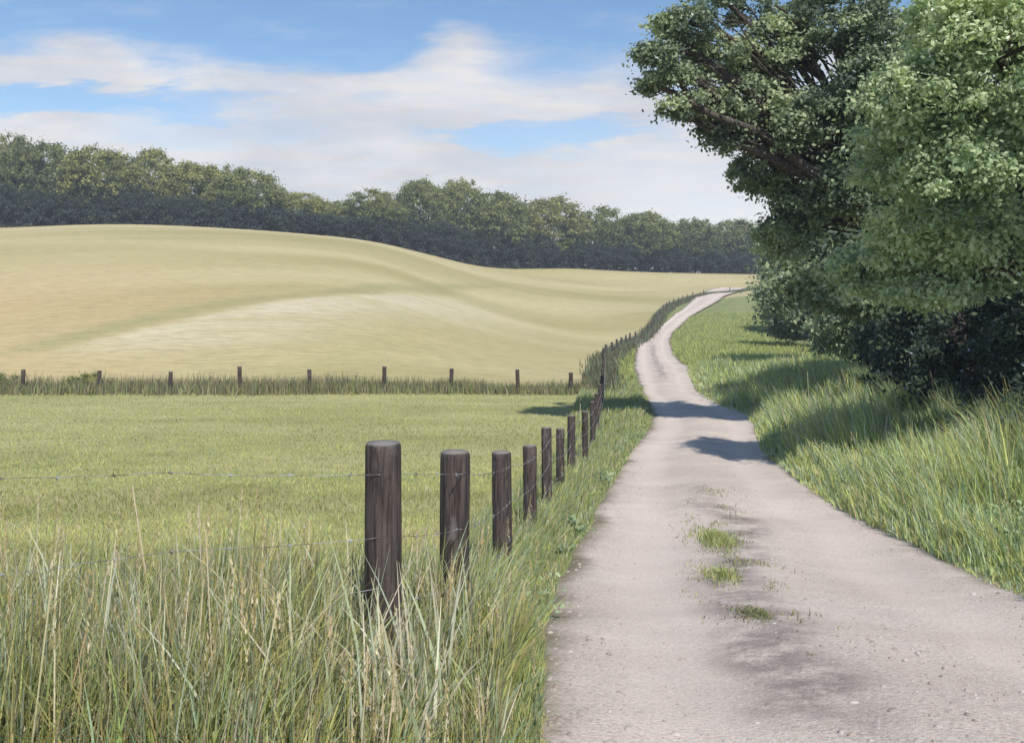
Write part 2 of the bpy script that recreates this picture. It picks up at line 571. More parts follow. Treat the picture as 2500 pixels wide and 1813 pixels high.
# ------------------------------------------------------------------ ground sheets
def build_ground():
    s = np.linspace(-1, 1, 561)
    s = np.sign(s) * (np.abs(s) * .45 + np.abs(s)**2.2 * 1.9)
    y1 = np.linspace(-14, 44, 300)
    y2 = 44 + (np.geomspace(1, 60, 260) - 1) / 59 * 3500
    y2 = np.concatenate([np.linspace(44, 260, 230)[1:], np.geomspace(260, 415, 12)[1:]])
    ys = np.concatenate([y1, y2])
    # the boundary between pasture and stubble is a row of the grid
    i40 = np.argmin(np.abs(ys - 40.4)); ys[i40] = 40.4
    X = s[None, :] * (15 + np.abs(ys))[:, None] + np.interp(ys, [-14, 10, 100, 200, 4000], [1, 1, 14, 20, 20])[:, None]
    Y = np.repeat(ys[:, None], len(s), 1)
    Z = terrain(X, Y)
    l, r = road_l(Y), road_r(Y)
    inside = sstep(X, l + .05, l + .5) * sstep(X, r - .05, r - .5) * sstep(Y, 198, 194)
    Z = Z - .10 * inside
    n, m_ = X.shape
    V = np.stack([X, Y, Z], -1).reshape(-1, 3)
    idx = np.arange(n * m_).reshape(n, m_)
    Fq = np.stack([idx[:-1, :-1], idx[:-1, 1:], idx[1:, 1:], idx[1:, :-1]], -1).reshape(-1, 4)
    cx = V[Fq, 0].mean(1); cy = V[Fq, 1].mean(1)
    left = cx < fence_x(cy) + .15
    fld = (cy > 40.4) & ((left & (cy < 900)) | ((cx < np.interp(cy, [170, 215, 300, 900], [34, 120, 300, 900])) & (cy > 175)))
    pas = left & (cy <= 40.4)
    for sel, name, mt in ((pas, 'pasture', M['pasture']), (fld, 'stubble_field', M['field']), (~(pas | fld), 'ground', M['ground'])):
        f = Fq[sel]
        u_, inv = np.unique(f, return_inverse=True)
        o = mesh_obj(name, V[u_], inv.reshape(f.shape), mt, smooth=True)
        tag(o, kind='structure')


def road_z(X, Y, t):
    """t across 0..1 : two worn wheel tracks and a low ridge between them"""
    rut = np.exp(-((t - .24) / .11)**2) + np.exp(-((t - .74) / .11)**2)
    edge = sstep(np.minimum(t, 1 - t), .0, .06)
    mid = np.exp(-((t - .47) / .09)**2)
    b = .014 * (fbm(X * 1.6, Y * 1.6) - .5)
    return terrain(X, Y) - .025 + edge * .03 - .055 * rut + (.03 * mid) * (vnoise(X * 0 + 3, Y * .6) + .3) + b * sstep(Y, 80, 30) + np.clip(Y - 30, 0, 1e9) * .0016


def build_road():
    ys = np.concatenate([np.arange(-14, 30, .12), np.arange(30, 196, .6)])
    t = np.linspace(0, 1, 41)
    l = road_l(ys); r = road_r(ys)
    # soften the polyline
    ker = lambda a: np.convolve(np.pad(a, 6, 'edge'), np.ones(13) / 13, 'valid')
    l, r = ker(l), ker(r)
    l = l + .30 * (fbm(ys * .9, ys * 0 + 2) - .5) - .05; r = r + 1.1 * (fbm(ys * .42, ys * 0 + 8) - .5) * np.clip(1.3 - np.abs(ys - 12) / 60, .2, 1) + .05
    X = l[:, None] + (r - l)[:, None] * t[None]
    Y = np.repeat(ys[:, None], len(t), 1)
    Z = road_z(X, Y, t[None])
    V = np.stack([X, Y, Z], -1).reshape(-1, 3)
    UV = np.stack([np.repeat(t[None], len(ys), 0), Y], -1).reshape(-1, 2)
    n, m_ = X.shape
    idx = np.arange(n * m_).reshape(n, m_)
    Fq = np.stack([idx[:-1, :-1], idx[:-1, 1:], idx[1:, 1:], idx[1:, :-1]], -1).reshape(-1, 4)
    tag(mesh_obj('farm_track', V, Fq, M['road'], smooth=True, uv=UV), kind='structure')


build_ground()
build_road()


# ------------------------------------------------------------------ grass
GREEN = np.array([[.26, .31, .10], [.33, .37, .13], [.38, .42, .17], [.19, .24, .09], [.32, .36, .20]])
STRAW = np.array([[.58, .50, .33], [.52, .42, .22], [.64, .57, .42], [.48, .42, .18]])
BROWN = np.array([[.23, .21, .12], [.19, .19, .11], [.27, .24, .15], [.14, .14, .10]])
LIME = np.array([[.46, .50, .17], [.52, .54, .20], [.38, .45, .18]])
COOL = np.array([[.22, .29, .18], [.28, .35, .23], [.38, .44, .32]])


def blades(P, H, W, lean=.3, leandir=None, cols=None, segs=4, root_dark=.0):
    """P (n,3) roots, H heights, W widths -> verts, faces, tint"""
    n = len(P)
    ang = rng.uniform(0, 2 * np.pi, n)
    wd = np.stack([np.cos(ang), np.sin(ang), np.zeros(n)], 1)
    la = rng.uniform(0, 2 * np.pi, n)
    L = rng.normal(0, lean, n)
    ld = np.stack([np.cos(la), np.sin(la), np.zeros(n)], 1) * np.abs(L)[:, None]
    if leandir is not None:
        ld = ld + np.asarray(leandir)[None]
    t = np.linspace(0, 1, segs + 1)
    droop = rng.uniform(0.0, .35, n)
    path = P[:, None, :] + H[:, None, None] * (t[None, :, None]**1.7 * ld[:, None, :])
    path[:, :, 2] += H[:, None] * (t[None] - droop[:, None] * t[None]**3 * .8)
    wid = W[:, None] * (1 - t[None]**1.6) * .5
    wid[:, -1] = W * .04
    A = path - wd[:, None, :] * wid[:, :, None]
    B = path + wd[:, None, :] * wid[:, :, None]
    V = np.stack([A, B], 2).reshape(-1, 3)
    base = (np.arange(n) * (segs + 1) * 2)[:, None]
    i = np.arange(segs)[None] * 2
    Fq = np.stack([base + i, base + i + 1, base + i + 3, base + i + 2], -1).reshape(-1, 4)
    T = np.repeat(cols, (segs + 1) * 2, 0)
    return V, Fq, T


def pick(n, *sets):
    """sets of (array, weight)"""
    wts = np.array([s[1] for s in sets], float); wts /= wts.sum()
    which = rng.choice(len(sets), n, p=wts)
    out = np.zeros((n, 3))
    for i, (a, _) in enumerate(sets):
        q = which == i
        out[q] = a[rng.integers(0, len(a), q.sum())]
    return np.clip(out * rng.uniform(.8, 1.22, (n, 1)) * rng.uniform(.93, 1.07, (n, 3)), 0, 1)


def merge(parts):
    V, Fq, T, off = [], [], [], 0
    for v, f, t in parts:
        V.append(v); Fq.append(f + off); T.append(t); off += len(v)
    return np.concatenate(V), np.concatenate(Fq), np.concatenate(T)


def scatter(n, y0, y1, xf, pw=1.0):
    """roots between xf(Y) = (left, right), more of them nearby"""
    q = rng.random(n)
    Y = y0 * (y1 / y0)**(q**pw)
    a, b = xf(Y)
    X = a + (b - a) * rng.random(n)
    return X, Y


def clump(X, Y, s, thr):
    return fbm(X * s, Y * s, 3) > thr


def on_ground(X, Y): return np.stack([X, Y, terrain(X, Y) - .02], 1)


def seedheads(P, tip, n_sp=22):
    """loose seed heads: short spikelets round the top of each stalk"""
    parts = []
    n = len(tip)
    for j in range(n_sp):
        q = tip - np.array([0, 0, 1]) * (j * .0065) + rng.normal(0, .0045, (n, 3))
        parts.append(blades(q, np.full(n, .024), np.full(n, .0055), .4, None, pick(n, (STRAW, 1)), 2))
    return merge(parts)


def tall_patch(name, label, n, y0, y1, xf, hlo, hhi, cols, lean=.25, leandir=None, wscale=1.0, cs=.9, thr=.0, pw=1.0, heads=0, hmul=None):
    X, Y = scatter(n, y0, y1, xf, pw)
    k_ = fbm(X * cs, Y * cs, 3)
    keep = k_ > thr
    X, Y, k_ = X[keep], Y[keep], k_[keep]
    H = (hlo + (hhi - hlo) * rng.random(len(X))**1.5) * (.65 + .7 * k_)
    if hmul is not None: H = H * hmul(X, Y)
    W = wscale * np.clip(.0055 + .0011 * Y, .006, .05) * rng.uniform(.6, 1.5, len(X))
    P = on_ground(X, Y)
    parts = [blades(P, H, W, lean, leandir, cols(len(X), X, Y))]
    if heads:
        i = rng.choice(len(X), min(heads, len(X)), replace=False)
        Hs = hhi * rng.uniform(.85, 1.35, len(i)) * (hmul(X[i], Y[i]) if hmul is not None else 1)
        lx = rng.normal(0, .10, (len(i), 2)) + (0 if leandir is None else np.array(leandir[:2]) * .4)
        st, tips = [], P[i] + np.stack([lx[:, 0] * Hs, lx[:, 1] * Hs, Hs], 1)
        t = np.linspace(0, 1, 6)
        path = P[i][:, None, :] + (tips - P[i])[:, None, :] * t[None, :, None]
        path[:, :, :2] += 0
        wd = np.stack([np.cos(X[i] * 50), np.sin(X[i] * 50), np.zeros(len(i))], 1)
        ww = .0026 + .00025 * Y[i]
        A = path - wd[:, None, :] * ww[:, None, None]; B = path + wd[:, None, :] * ww[:, None, None] * .5
        V = np.stack([A, B], 2).reshape(-1, 3)
        base = (np.arange(len(i)) * 12)[:, None]; ii = np.arange(5)[None] * 2
        Fq = np.stack([base + ii, base + ii + 1, base + ii + 3, base + ii + 2], -1).reshape(-1, 4)
        parts.append((V, Fq, np.repeat(pick(len(i), (STRAW, 1)), 12, 0)))
        parts.append(seedheads(P[i], tips))
    V, Fq, T = merge(parts)
    return tag(mesh_obj(name, V, Fq, M['grass'], tint=T), label, 'grass', kind='stuff')


# foreground: tall summer grass inside and around the corner of the fence
def fg_x(Y):
    return -(Y * .62 + .6), road_l(Y) + .05
tall_patch('tall_grass', 'tall green and straw coloured meadow grass at the near end of the fence', 64000, 2.7, 6.2, fg_x, .38, .78,
           lambda n, X, Y: pick(n, (GREEN * [1.08, .98, .95], 5), (STRAW * .95, 2.0), (BROWN * 1.25, 1.8), (LIME * .95, 1.5), (COOL * 1.1, 1.6)), .24, (.04, 0, 0), 1.35, 1.1, .12, 1.0, 230,
           lambda X, Y: np.interp(Y, [2.9, 4.4, 5.0, 6.2], [1.0, 1.06, .86, .3]) * np.where(X > fence_x(Y) + .2, .72, 1) * (1 - .36 * np.exp(-((X + .45 * Y / 4) / .42)**2) * (Y < 4.6)))


n = 2000
X, Y = scatter(n, 3.0, 5.6, lambda Y: (-(Y * .6 + .5), road_l(Y) - .15))
H = rng.uniform(.45, .92, n) * np.where(X > -.2, .8, 1) * np.interp(Y, [3.1, 4.6, 5.6], [1, 1, .7])
PALE = np.array([[.62, .62, .46], [.55, .58, .42], [.68, .62, .46], [.50, .56, .36]])
V, Fq, T = blades(on_ground(X, Y), H, rng.uniform(.008, .024, n), .26, (-.05, 0, 0), pick(n, (PALE, 1)), 6)
tag(mesh_obj('pale_grass', V, Fq, M['grass'], tint=T), 'scattered broad pale grass blades standing above the rest around the first posts', 'grass', kind='stuff')


def fence_strip(Y): return fence_x(Y) - .55 - .01 * Y, road_l(Y) + .12 + .1 * np.clip(6 - Y, 0, 2) / 2
def lean_right(n, X, Y): return pick(n, (GREEN, 3), (COOL, 2.2), (LIME, 2), (STRAW, .7))
tall_patch('fence_grass', 'pale green grass leaning between the fence posts and the track', 112000, 2.9, 44, fence_strip, .22, .55, lean_right,
           .22, (.16, 0, 0), 1.0, .8, .12, 1.15, 350, lambda X, Y: np.interp(Y, [2.9, 5, 9, 20, 44], [.8, 1.05, .9, .75, .7]) * np.clip((road_l(Y) - X) * 2.2 + .35, .3, 1))


def right_verge(Y): return road_r(Y) - .32, road_r(Y) + 1.5 + np.interp(Y, [5, 15, 40, 60], [3.2, 4.4, 7, 9])
tall_patch('roadside_grass', 'long lush yellow green grass along the right edge of the track', 170000, 4.6, 60, right_verge, .30, .80,
           lambda n, X, Y: pick(n, (GREEN * 1.3, 2.2), (LIME * 1.2, 3.4), (COOL * 1.5, 3.2), (STRAW * 1.1, .9)), .25, (-.20, -.05, 0), 1.15, .7, .2, 1.1, 120,
           lambda X, Y: np.clip((X - road_r(Y)) * .9 + .5, .25, 1.05) * np.interp(Y, [5, 12, 30, 60], [.9, 1.1, .9, .6]) * (.5 + 1.1 * sstep(fbm(X * .7 + 4, Y * .5), .38, .62)))


def far_verge(Y): return road_l(Y) - 3, road_r(Y) + 12
X, Y = scatter(42000, 44, 130, far_verge)
q = (X < road_l(Y)) & (X > fence_x(Y)) | (X > road_r(Y))
X, Y = X[q], Y[q]
V, Fq, T = blades(on_ground(X, Y), rng.uniform(.15, .45, len(X)), rng.uniform(.03, .07, len(X)) * 1.2, .3, None, pick(len(X), (GREEN, 3), (LIME, 3)), 2)
tag(mesh_obj('distant_grass', V, Fq, M['grass'], tint=T), 'short green grass on both sides of the track where it dips and climbs', 'grass', kind='stuff')


def pas_x(Y): return -(Y * .62 + .6), fence_x(Y) - .2
X, Y = scatter(120000, 5.2, 40, pas_x, .9)
V, Fq, T = blades(on_ground(X, Y), rng.uniform(.04, .11, len(X)) * np.interp(Y, [5, 8, 40], [1.6, 1.0, .8]), np.clip(.004 + .0009 * Y, .005, .035), .45, None,
                  pick(len(X), (GREEN * [1.22, 1.10, 1.1], 5), (LIME * [.98, .92, .95], 4), (STRAW * .85, .9)), 2)
T = np.clip(T * (.74 + .46 * np.repeat(sstep(.6 * fbm(X * .07, Y * .45) + .4 * fbm(X * .9, Y * .9), .32, .66), 6))[:, None], 0, 1)
tag(mesh_obj('pasture_grass', V, Fq, M['grass'], tint=T), 'short grazed green grass of the near pasture', 'grass', kind='stuff')

# rough strip under the cross fence
X = rng.uniform(-30, fence_x(40) - .1, 15000); Y = 40.3 + rng.normal(0, .45, len(X)) + .3
H = rng.uniform(.3, .72, len(X)) * (.6 + .8 * fbm(X * .5, Y * .5))
V, Fq, T = blades(on_ground(X, Y), H, rng.uniform(.03, .06, len(X)), .25, None, pick(len(X), (BROWN * 1.3, 5), (GREEN * .85, 1.5)), 2)
tag(mesh_obj('rough_grass', V, Fq, M['grass'], tint=T), 'rough brown and olive grass under the cross fence between pasture and stubble', 'grass', kind='stuff')

# rough strip along the far run of the roadside fence
Y = rng.uniform(40, 205, 30000); X = fence_x(Y) + rng.normal(0, .4, len(Y))
V, Fq, T = blades(on_ground(X, Y), rng.uniform(.3, .8, len(X)), rng.uniform(.04, .12, len(X)), .25, None,
                  pick(len(X), (BROWN * .75, 3), (COOL * .7, 2)), 2)
tag(mesh_obj('fence_line_grass', V, Fq, M['grass'], tint=T), 'dark rough grass following the distant run of the roadside fence', 'grass', kind='stuff')

# tufts that have taken hold on the middle of the track
def tuft(x, y, r, n, h, cols, label):
    a = rng.uniform(0, 2 * np.pi, n); d = r * np.abs(rng.normal(0, .55, n)) * (.5 + 1.2 * vnoise(np.cos(a) * 2.5 + x * 7, np.sin(a) * 2.5 + y))
    X = x + d * np.cos(a) * .8; Y = y + d * np.sin(a) * 2.4
    P = np.stack([X, Y, terrain(X, Y) - .01], 1)
    V, Fq, T = blades(P, h * rng.uniform(.4, 1.1, n) * np.clip(1 - .5 * d / r, .25, 1), rng.uniform(.006, .016, n), .5, None, cols(n), 3)
    tag(mesh_obj('grass_tuft', V, Fq, M['grass'], tint=T), label, 'grass tuft', 'grass tufts on the middle of the track')
tc_ = lambda n: pick(n, (GREEN, 3), (LIME, 2), (STRAW, 1))
td_ = lambda n: pick(n, (BROWN, 3), (GREEN, 1.5))
tuft(2.42, 10.7, .34, 1500, .16, tc_, 'yellow green tuft farthest up the middle of the track, the largest')
tuft(1.95, 8.3, .26, 900, .11, tc_, 'second green tuft down the middle of the track, nearer the camera')
tuft(1.78, 6.5, .20, 1100, .06, td_, 'small dull brown tuft where the dark strip of the track begins to bend right')
tuft(1.72, 5.2, .10, 1400, .05, td_, 'low brown tuft nearest the camera on the dark strip of the track')


# loose stones pressed out of the track
def stones():
    n = 4200
    Y = 3.4 * (26 / 3.4)**rng.random(n)
    e = rng.random(n)
    t = np.where(e < .35, rng.beta(1.2, 12, n), np.where(e < .65, 1 - rng.beta(1.2, 12, n), rng.normal(.47, .13, n).clip(.02, .98)))
    X = road_l(Y) + (road_r(Y) - road_l(Y)) * t
    Z = road_z(X, Y, t)
    r_ = rng.gamma(2.0, .0034, n).clip(.004, .022)
    a = np.linspace(0, 2 * np.pi, 6, endpoint=False)
    ring = np.stack([np.cos(a), np.sin(a), a * 0], 1)
    tmpl = np.concatenate([ring * [1, 1, 0], ring * [.8, .8, 0] + [0, 0, .42], [[0, 0, .6]]])
    V = tmpl[None] * (1 + rng.normal(0, .16, (n, 13, 3))) * r_[:, None, None] * rng.uniform(.7, 1.3, (n, 1, 3))
    V = V + np.stack([X, Y, Z - .002], 1)[:, None]
    fq, ft = [], []
    for i in range(6):
        j = (i + 1) % 6
        fq.append([i, j, 6 + j, 6 + i]); ft.append([6 + i, 6 + j, 12])
    o_ = (np.arange(n) * 13)[:, None, None]
    base = np.array([[.52, .46, .43], [.42, .37, .34], [.60, .54, .50], [.46, .39, .34]])
    T = np.repeat(base[rng.integers(0, 4, n)] * rng.uniform(.8, 1.15, (n, 1)), 13, 0)
    tag(mesh_obj('gravel', V.reshape(-1, 3), [(np.array(fq)[None] + o_).reshape(-1, 4), (np.array(ft)[None] + o_).reshape(-1, 3)], M['grass'], tint=T),
        'loose pale stones and grit scattered over the track', 'gravel', kind='stuff')


stones()

Y = 4.6 * (16 / 4.6)**rng.random(9000)
t = np.interp(Y, [4.6, 8, 16], [.38, .42, .47]) + rng.normal(0, .055, len(Y))
X = road_l(Y) + (road_r(Y) - road_l(Y)) * t
q = (fbm(X * 2.2, Y * 1.3) > .53) & (rng.random(len(Y)) < sstep(Y, 5.5, 8))
X, Y, t = X[q], Y[q], t[q]
V, Fq, T = blades(np.stack([X, Y, road_z(X, Y, t) - .01], 1), rng.uniform(.015, .06, len(X)), rng.uniform(.005, .012, len(X)), .6, None, pick(len(X), (GREEN * .8, 3), (BROWN, 3), (LIME, 1)), 2)
tag(mesh_obj('weeds', V, Fq, M['grass'], tint=T), 'sparse trodden weeds along the middle strip of the track', 'weeds', kind='stuff')


# ------------------------------------------------------------------ fences
def post_mesh(d, h, seed, sides=20):
    r_ = np.random.default_rng(seed)
    zs = np.concatenate([[-.35], np.linspace(-.1, h - .03, 9), [h - .012, h]])
    rs = np.full(len(zs), d / 2) * (1 + r_.normal(0, .012, len(zs)))
    rs[-2] *= .97; rs[-1] *= .90
    ang = np.linspace(0, 2 * np.pi, sides, endpoint=False)
    groove = 1 + .03 * np.sin(ang * 3 + seed) + r_.normal(0, .012, sides)
    ring = []
    for z, r in zip(zs, rs):
        ring.append(np.stack([np.cos(ang) * r * groove, np.sin(ang) * r * groove, np.full(sides, z)], 1))
    V = np.concatenate(ring)
    n = len(zs)
    i, j = np.meshgrid(np.arange(n - 1), np.arange(sides), indexing='ij')
    j2 = (j + 1) % sides
    Fq = np.stack([i * sides + j, i * sides + j2, (i + 1) * sides + j2, (i + 1) * sides + j], -1).reshape(-1, 4)
    V = np.concatenate([V, [[0, 0, h + .006]]])
    c = len(V) - 1; b = (n - 1) * sides
    Ft = np.array([[b + a, b + (a + 1) % sides, c] for a in range(sides)])
    return V, [Fq, Ft]


def wire_mesh(P, rad=.0016, barbs=True, step=.14):
    """a sagging strand through the points P with twisted barbs"""
    paths = []
    P = [np.array(p, float) for p in P]
    line = []
    for a, b in zip(P[:-1], P[1:]):
        L = np.linalg.norm(b - a)
        n = max(4, int(L / .12)) if barbs else 5
        for i in range(n):
            t = i / n
            q = a + (b - a) * t
            q = q + np.array([0, 0, -.02 * L * 4 * t * (1 - t) * .5 + (random.uniform(-.004, .004) if barbs else 0)])
            line.append(q)
    line.append(P[-1])
    line = np.array(line)
    rr = rad * (1 + .18 * np.mean(line[:, 1]))
    paths.append((line, np.full(len(line), rad) * np.clip(1 + .12 * (line[:, 1] - 4), 1, 6)))
    if barbs:
        for q, nx in zip(line[1:-1:2], line[2::2]):
            if q[1] > 17: continue
            d = (nx - q); d /= np.linalg.norm(d)
            for s in (-1, 1):
                v = np.array([random.uniform(-.3, .3), random.uniform(-.4, .4), s * 1.0]) + d * random.uniform(-.6, .6)
                v *= .014 / np.linalg.norm(v) * 1.1
                paths.append((np.array([q - v * .9, q, q + v]), np.array([.0006, .0021, .0006])))
            tw = np.array([q + d * t for t in (-.012, -.004, .004, .012)])
            paths.append((tw, np.array([.0024, .0042, .0042, .0024])))
    return tubes(paths, 6)


def build_fences():
    # roadside fence: from the corner post away beside the track
    f = empty('post_and_wire_fence', (-.57, 4.05, ter(-.57, 4.05)))
    tag(f, 'dark round timber post and barbed wire fence running beside the track from the foreground', 'fence')
    posts = [(383, 4.05, .163, 442), (453, 4.9, .160, 451), (502.5, 7.5, .160, 451), (530, 10.0, .150, 445), (547, 12.3, .14, 427),
             (560, 14.3, .13, 428), (571, 16.3, .14, 415), (585, 19, .13, 411), (593, 22.0, .13, 401), (597, 25.5, .13, 393), (600, 29.5, .13, 384),
             (602, 34, .13, 375), (603, 39, .13, 368), (603.5, 45, .14, 362), (604, 52, .15, 355)]
    tops = []
    org = f.location
    for i, (px, Y_, d, pt) in enumerate(posts):
        X_ = (px - 512) * Y_ / F
        g = ter(X_, Y_)
        h = ZC - (pt - HY) * Y_ / F - g
        V, Fq = post_mesh(d, h, i)
        o = mesh_obj('post', V, Fq, M['post'], f, Vector((X_, Y_, g)) - org, smooth=True)
        if i: o.rotation_euler = (R(random.uniform(-.8, .8)), R(random.uniform(-.6, .6)), R(random.uniform(0, 360)))
        tops.append(np.array([X_, Y_, g + h]))
    Y_ = 57.0
    while Y_ < 205:
        X_ = float(fence_x(Y_))
        g = ter(X_, Y_)
        V, Fq = post_mesh(.17, 1.2, int(Y_), 8)
        mesh_obj('post', V, Fq, M['post'], f, Vector((X_, Y_, g)) - org, smooth=True)
        tops.append(np.array([X_, Y_, g + 1.2]))
        Y_ += 4.2 + Y_ * .012
    off = np.array(org)
    for dz in (.11, .40, .70):
        side = np.array([0, -.085, -dz])
        pts = [tops[0] + side] + [t + np.array([.07, -.05, -dz]) for t in tops[1:]]
        V, Fq = wire_mesh([p - off for p in pts])
        mesh_obj('wire', V, Fq, M['wire'], f)
    # run of the same fence that turns left at the corner post
    x2, y2 = -4.6, 3.95
    g2 = ter(x2, y2)
    V, Fq = post_mesh(.16, 1.15, 99)
    mesh_obj('post', V, Fq, M['post'], f, Vector((x2, y2, g2)) - org, smooth=True)
    a = tops[0]
    for z0, xl, z1, yl in ((1.10, -4.6, 1.09, 3.95), (.82, -4.6, .46, 3.80), (.60, -4.6, -.25 + .12, 3.80)):
        pts = [np.array([a[0], a[1] - .085, z0]), np.array([-1.5, 4.0, z0 + (z1 - z0) * .18]), np.array([xl, yl, z1])]
        V, Fq = wire_mesh([p - off for p in pts])
        mesh_obj('wire', V, Fq, M['wire'], f)
    # cross fence between pasture and stubble field
    c = empty('field_fence', (fence_x(40.4) - .6, 40.4, ter(3, 40.4)))
    tag(c, 'thin line of dark wooden posts crossing between green pasture and stubble field', 'fence')
    tp = []
    for i, (px, pt) in enumerate(((-120, 372), (-48, 371), (23, 369), (100, 370), (170, 371), (240, 366), (310, 369), (384, 366), (451, 368), (518, 369), (571, 372))):
        X_ = (px - 512) * 40.4 / F
        g = ter(X_, 40.4)
        h = ZC - (pt - HY) * 40.4 / F - g
        V, Fq = post_mesh(.17 + .03 * random.random(), h, 200 + i, 10)
        o = mesh_obj('post', V, Fq, M['post'], c, Vector((X_, 40.4, g)) - c.location, smooth=True)
        o.rotation_euler = (0, R(random.uniform(-2.5, 2.5)), 0)
        tp.append(np.array([X_, 40.33, g + h]) - np.array(c.location))
    for dz in (.15, .5, .85):
        V, Fq = wire_mesh([t - np.array([0, 0, dz]) for t in tp], .0025, False)
        mesh_obj('wire', V, Fq, M['wire'], c)


build_fences()


# ------------------------------------------------------------------ trees
def leafcloud(cent, rad, n_per, size, tint_c, flat=.7, droop=0.0):
    """leaf blades round cluster centres; cent (c,3), rad (c,), tint_c (c,)"""
    c = len(cent)
    idx = np.repeat(np.arange(c), n_per if np.ndim(n_per) == 0 else np.asarray(n_per, int))
    n = len(idx)
    d = rng.normal(0, 1, (n, 3)); d /= np.linalg.norm(d, axis=1)[:, None]
    rr = np.abs(rng.normal(0, .42, n)) + .28 * rng.random(n)
    off = d * rr[:, None] * rad[idx][:, None]
    # each spray is drawn out along its own twig
    ax = rng.normal(0, 1, (c, 3)) * [1, 1, .45] + np.array([.35, 0, .15])
    ax /= np.linalg.norm(ax, axis=1)[:, None]
    off = off + ax[idx] * (rng.normal(0, .42, n) * rad[idx])[:, None]
    off[:, 2] *= flat
    off[:, 2] -= droop * rad[idx] * (d[:, 0]**2 + d[:, 1]**2) * rr
    P = cent[idx] + off
    nrm = d * .6 + rng.normal(0, .5, (n, 3)) + np.array([0, -.15, .4])
    nrm /= np.linalg.norm(nrm, axis=1)[:, None]
    a = np.cross(nrm, rng.normal(0, 1, (n, 3))); a /= np.linalg.norm(a, axis=1)[:, None]
    b = np.cross(nrm, a)
    s = size * rng.uniform(.6, 1.35, n)
    A = P - a * s[:, None] * .5
    B = P + b * s[:, None] * .30 + nrm * s[:, None] * .07
    D_ = P - b * s[:, None] * .30 + nrm * s[:, None] * .07
    E = P + a * s[:, None] * .5
    V = np.stack([A, D_, E, B], 1).reshape(-1, 3)
    Fq = np.arange(n * 4).reshape(-1, 4)
    t = np.clip(tint_c[idx] + rng.normal(0, .15, n), 0, 1)
    T = np.repeat(np.stack([t, t, t], 1), 4, 0)
    return V, Fq, T


def limb(a, b, r0, r1, wig=.08, n=7):
    a = np.array(a, float); b = np.array(b, float)
    t = np.linspace(0, 1, n)
    L = np.linalg.norm(b - a)
    P = a + (b - a) * t[:, None]
    w_ = np.cumsum(rng.normal(0, 1, (n, 3)), 0); w_ -= w_[0] + (w_[-1] - w_[0]) * t[:, None]
    P = P + w_ * wig * L * .35
    P[:, 2] += np.sin(np.pi * t) * L * .06
    return P, r0 + (r1 - r0) * t


def tree(name, label, base, boughs, tr, leafm, size, per, dens=1.0, group=None, trunk_top=None, flat=.7, cr=.55, tintshift=0.0, cat='tree', bare=()):
    """boughs: list of (centre, radii, n clusters) in world coordinates"""
    e = empty(name, base)
    tag(e, label, cat, group)
    base = np.array(base, float)
    tt = np.array(trunk_top if trunk_top is not None else base + [0, 0, 4.0], float)
    paths = [limb(base - [0, 0, .3], tt, tr * 1.25, tr * .75, .05, 9)]
    cents, rads, tin, pers = [], [], [], []
    for (bc, br, nc) in boughs:
        airy = (.66 if bc[0] < 7.2 else .84) if tr > .4 else (.9 if tr > .33 else 1.0)
        bc = np.array(bc, float); br = np.array(br, float)
        st = tt if bc[2] > tt[2] - 1 else base + (tt - base) * np.clip((bc[2] - base[2]) / (tt[2] - base[2] + .01) * .8, .1, 1)
        main = limb(st, bc, tr * .5, tr * .16, .10)
        paths.append(main)
        nc = int(nc * dens)
        d = rng.normal(0, 1, (nc, 3)); d /= np.linalg.norm(d, axis=1)[:, None]
        q = rng.uniform(.35, 1.0, nc)**.6
        cc = bc + d * q[:, None] * br
        bt = rng.uniform(.26, .68)
        for j in range(nc):
            s_ = main[0][rng.integers(2, len(main[0]))]
            if j % 3 == 0:
                paths.append(limb(s_, cc[j], tr * .10, tr * .025, .15, 5))
        cents.append(cc); rads.append(cr * airy * rng.uniform(.6, 1.35, nc))
        pers.append(np.full(nc, per * airy**1.6))
        tin.append(np.clip(bt + rng.normal(0, .17, nc) + d[:, 2] * .08 + tintshift, 0, 1))
    for (a, b, r) in bare:
        paths.append(limb(a, b, r, r * .35, .10, 8))
    cents = np.concatenate(cents); rads = np.concatenate(rads); tin = np.concatenate(tin)
    V, Fq = tubes(paths, 8)
    mesh_obj('trunk', V - base, Fq, M['bark'], e, smooth=True)
    V, Fq, T = leafcloud(cents, rads, np.concatenate(pers), size, tin, flat, .25)
    mesh_obj('crown', V - base, Fq, leafm, e, tint=T)
    return e


def B(px, py, Y, rpx, rpy, rd, n):
    """a bough whose middle stands at distance Y"""
    c = at(px, py, Y)
    return (tuple(c), (rpx * Y / F, rd, rpy * Y / F), n)


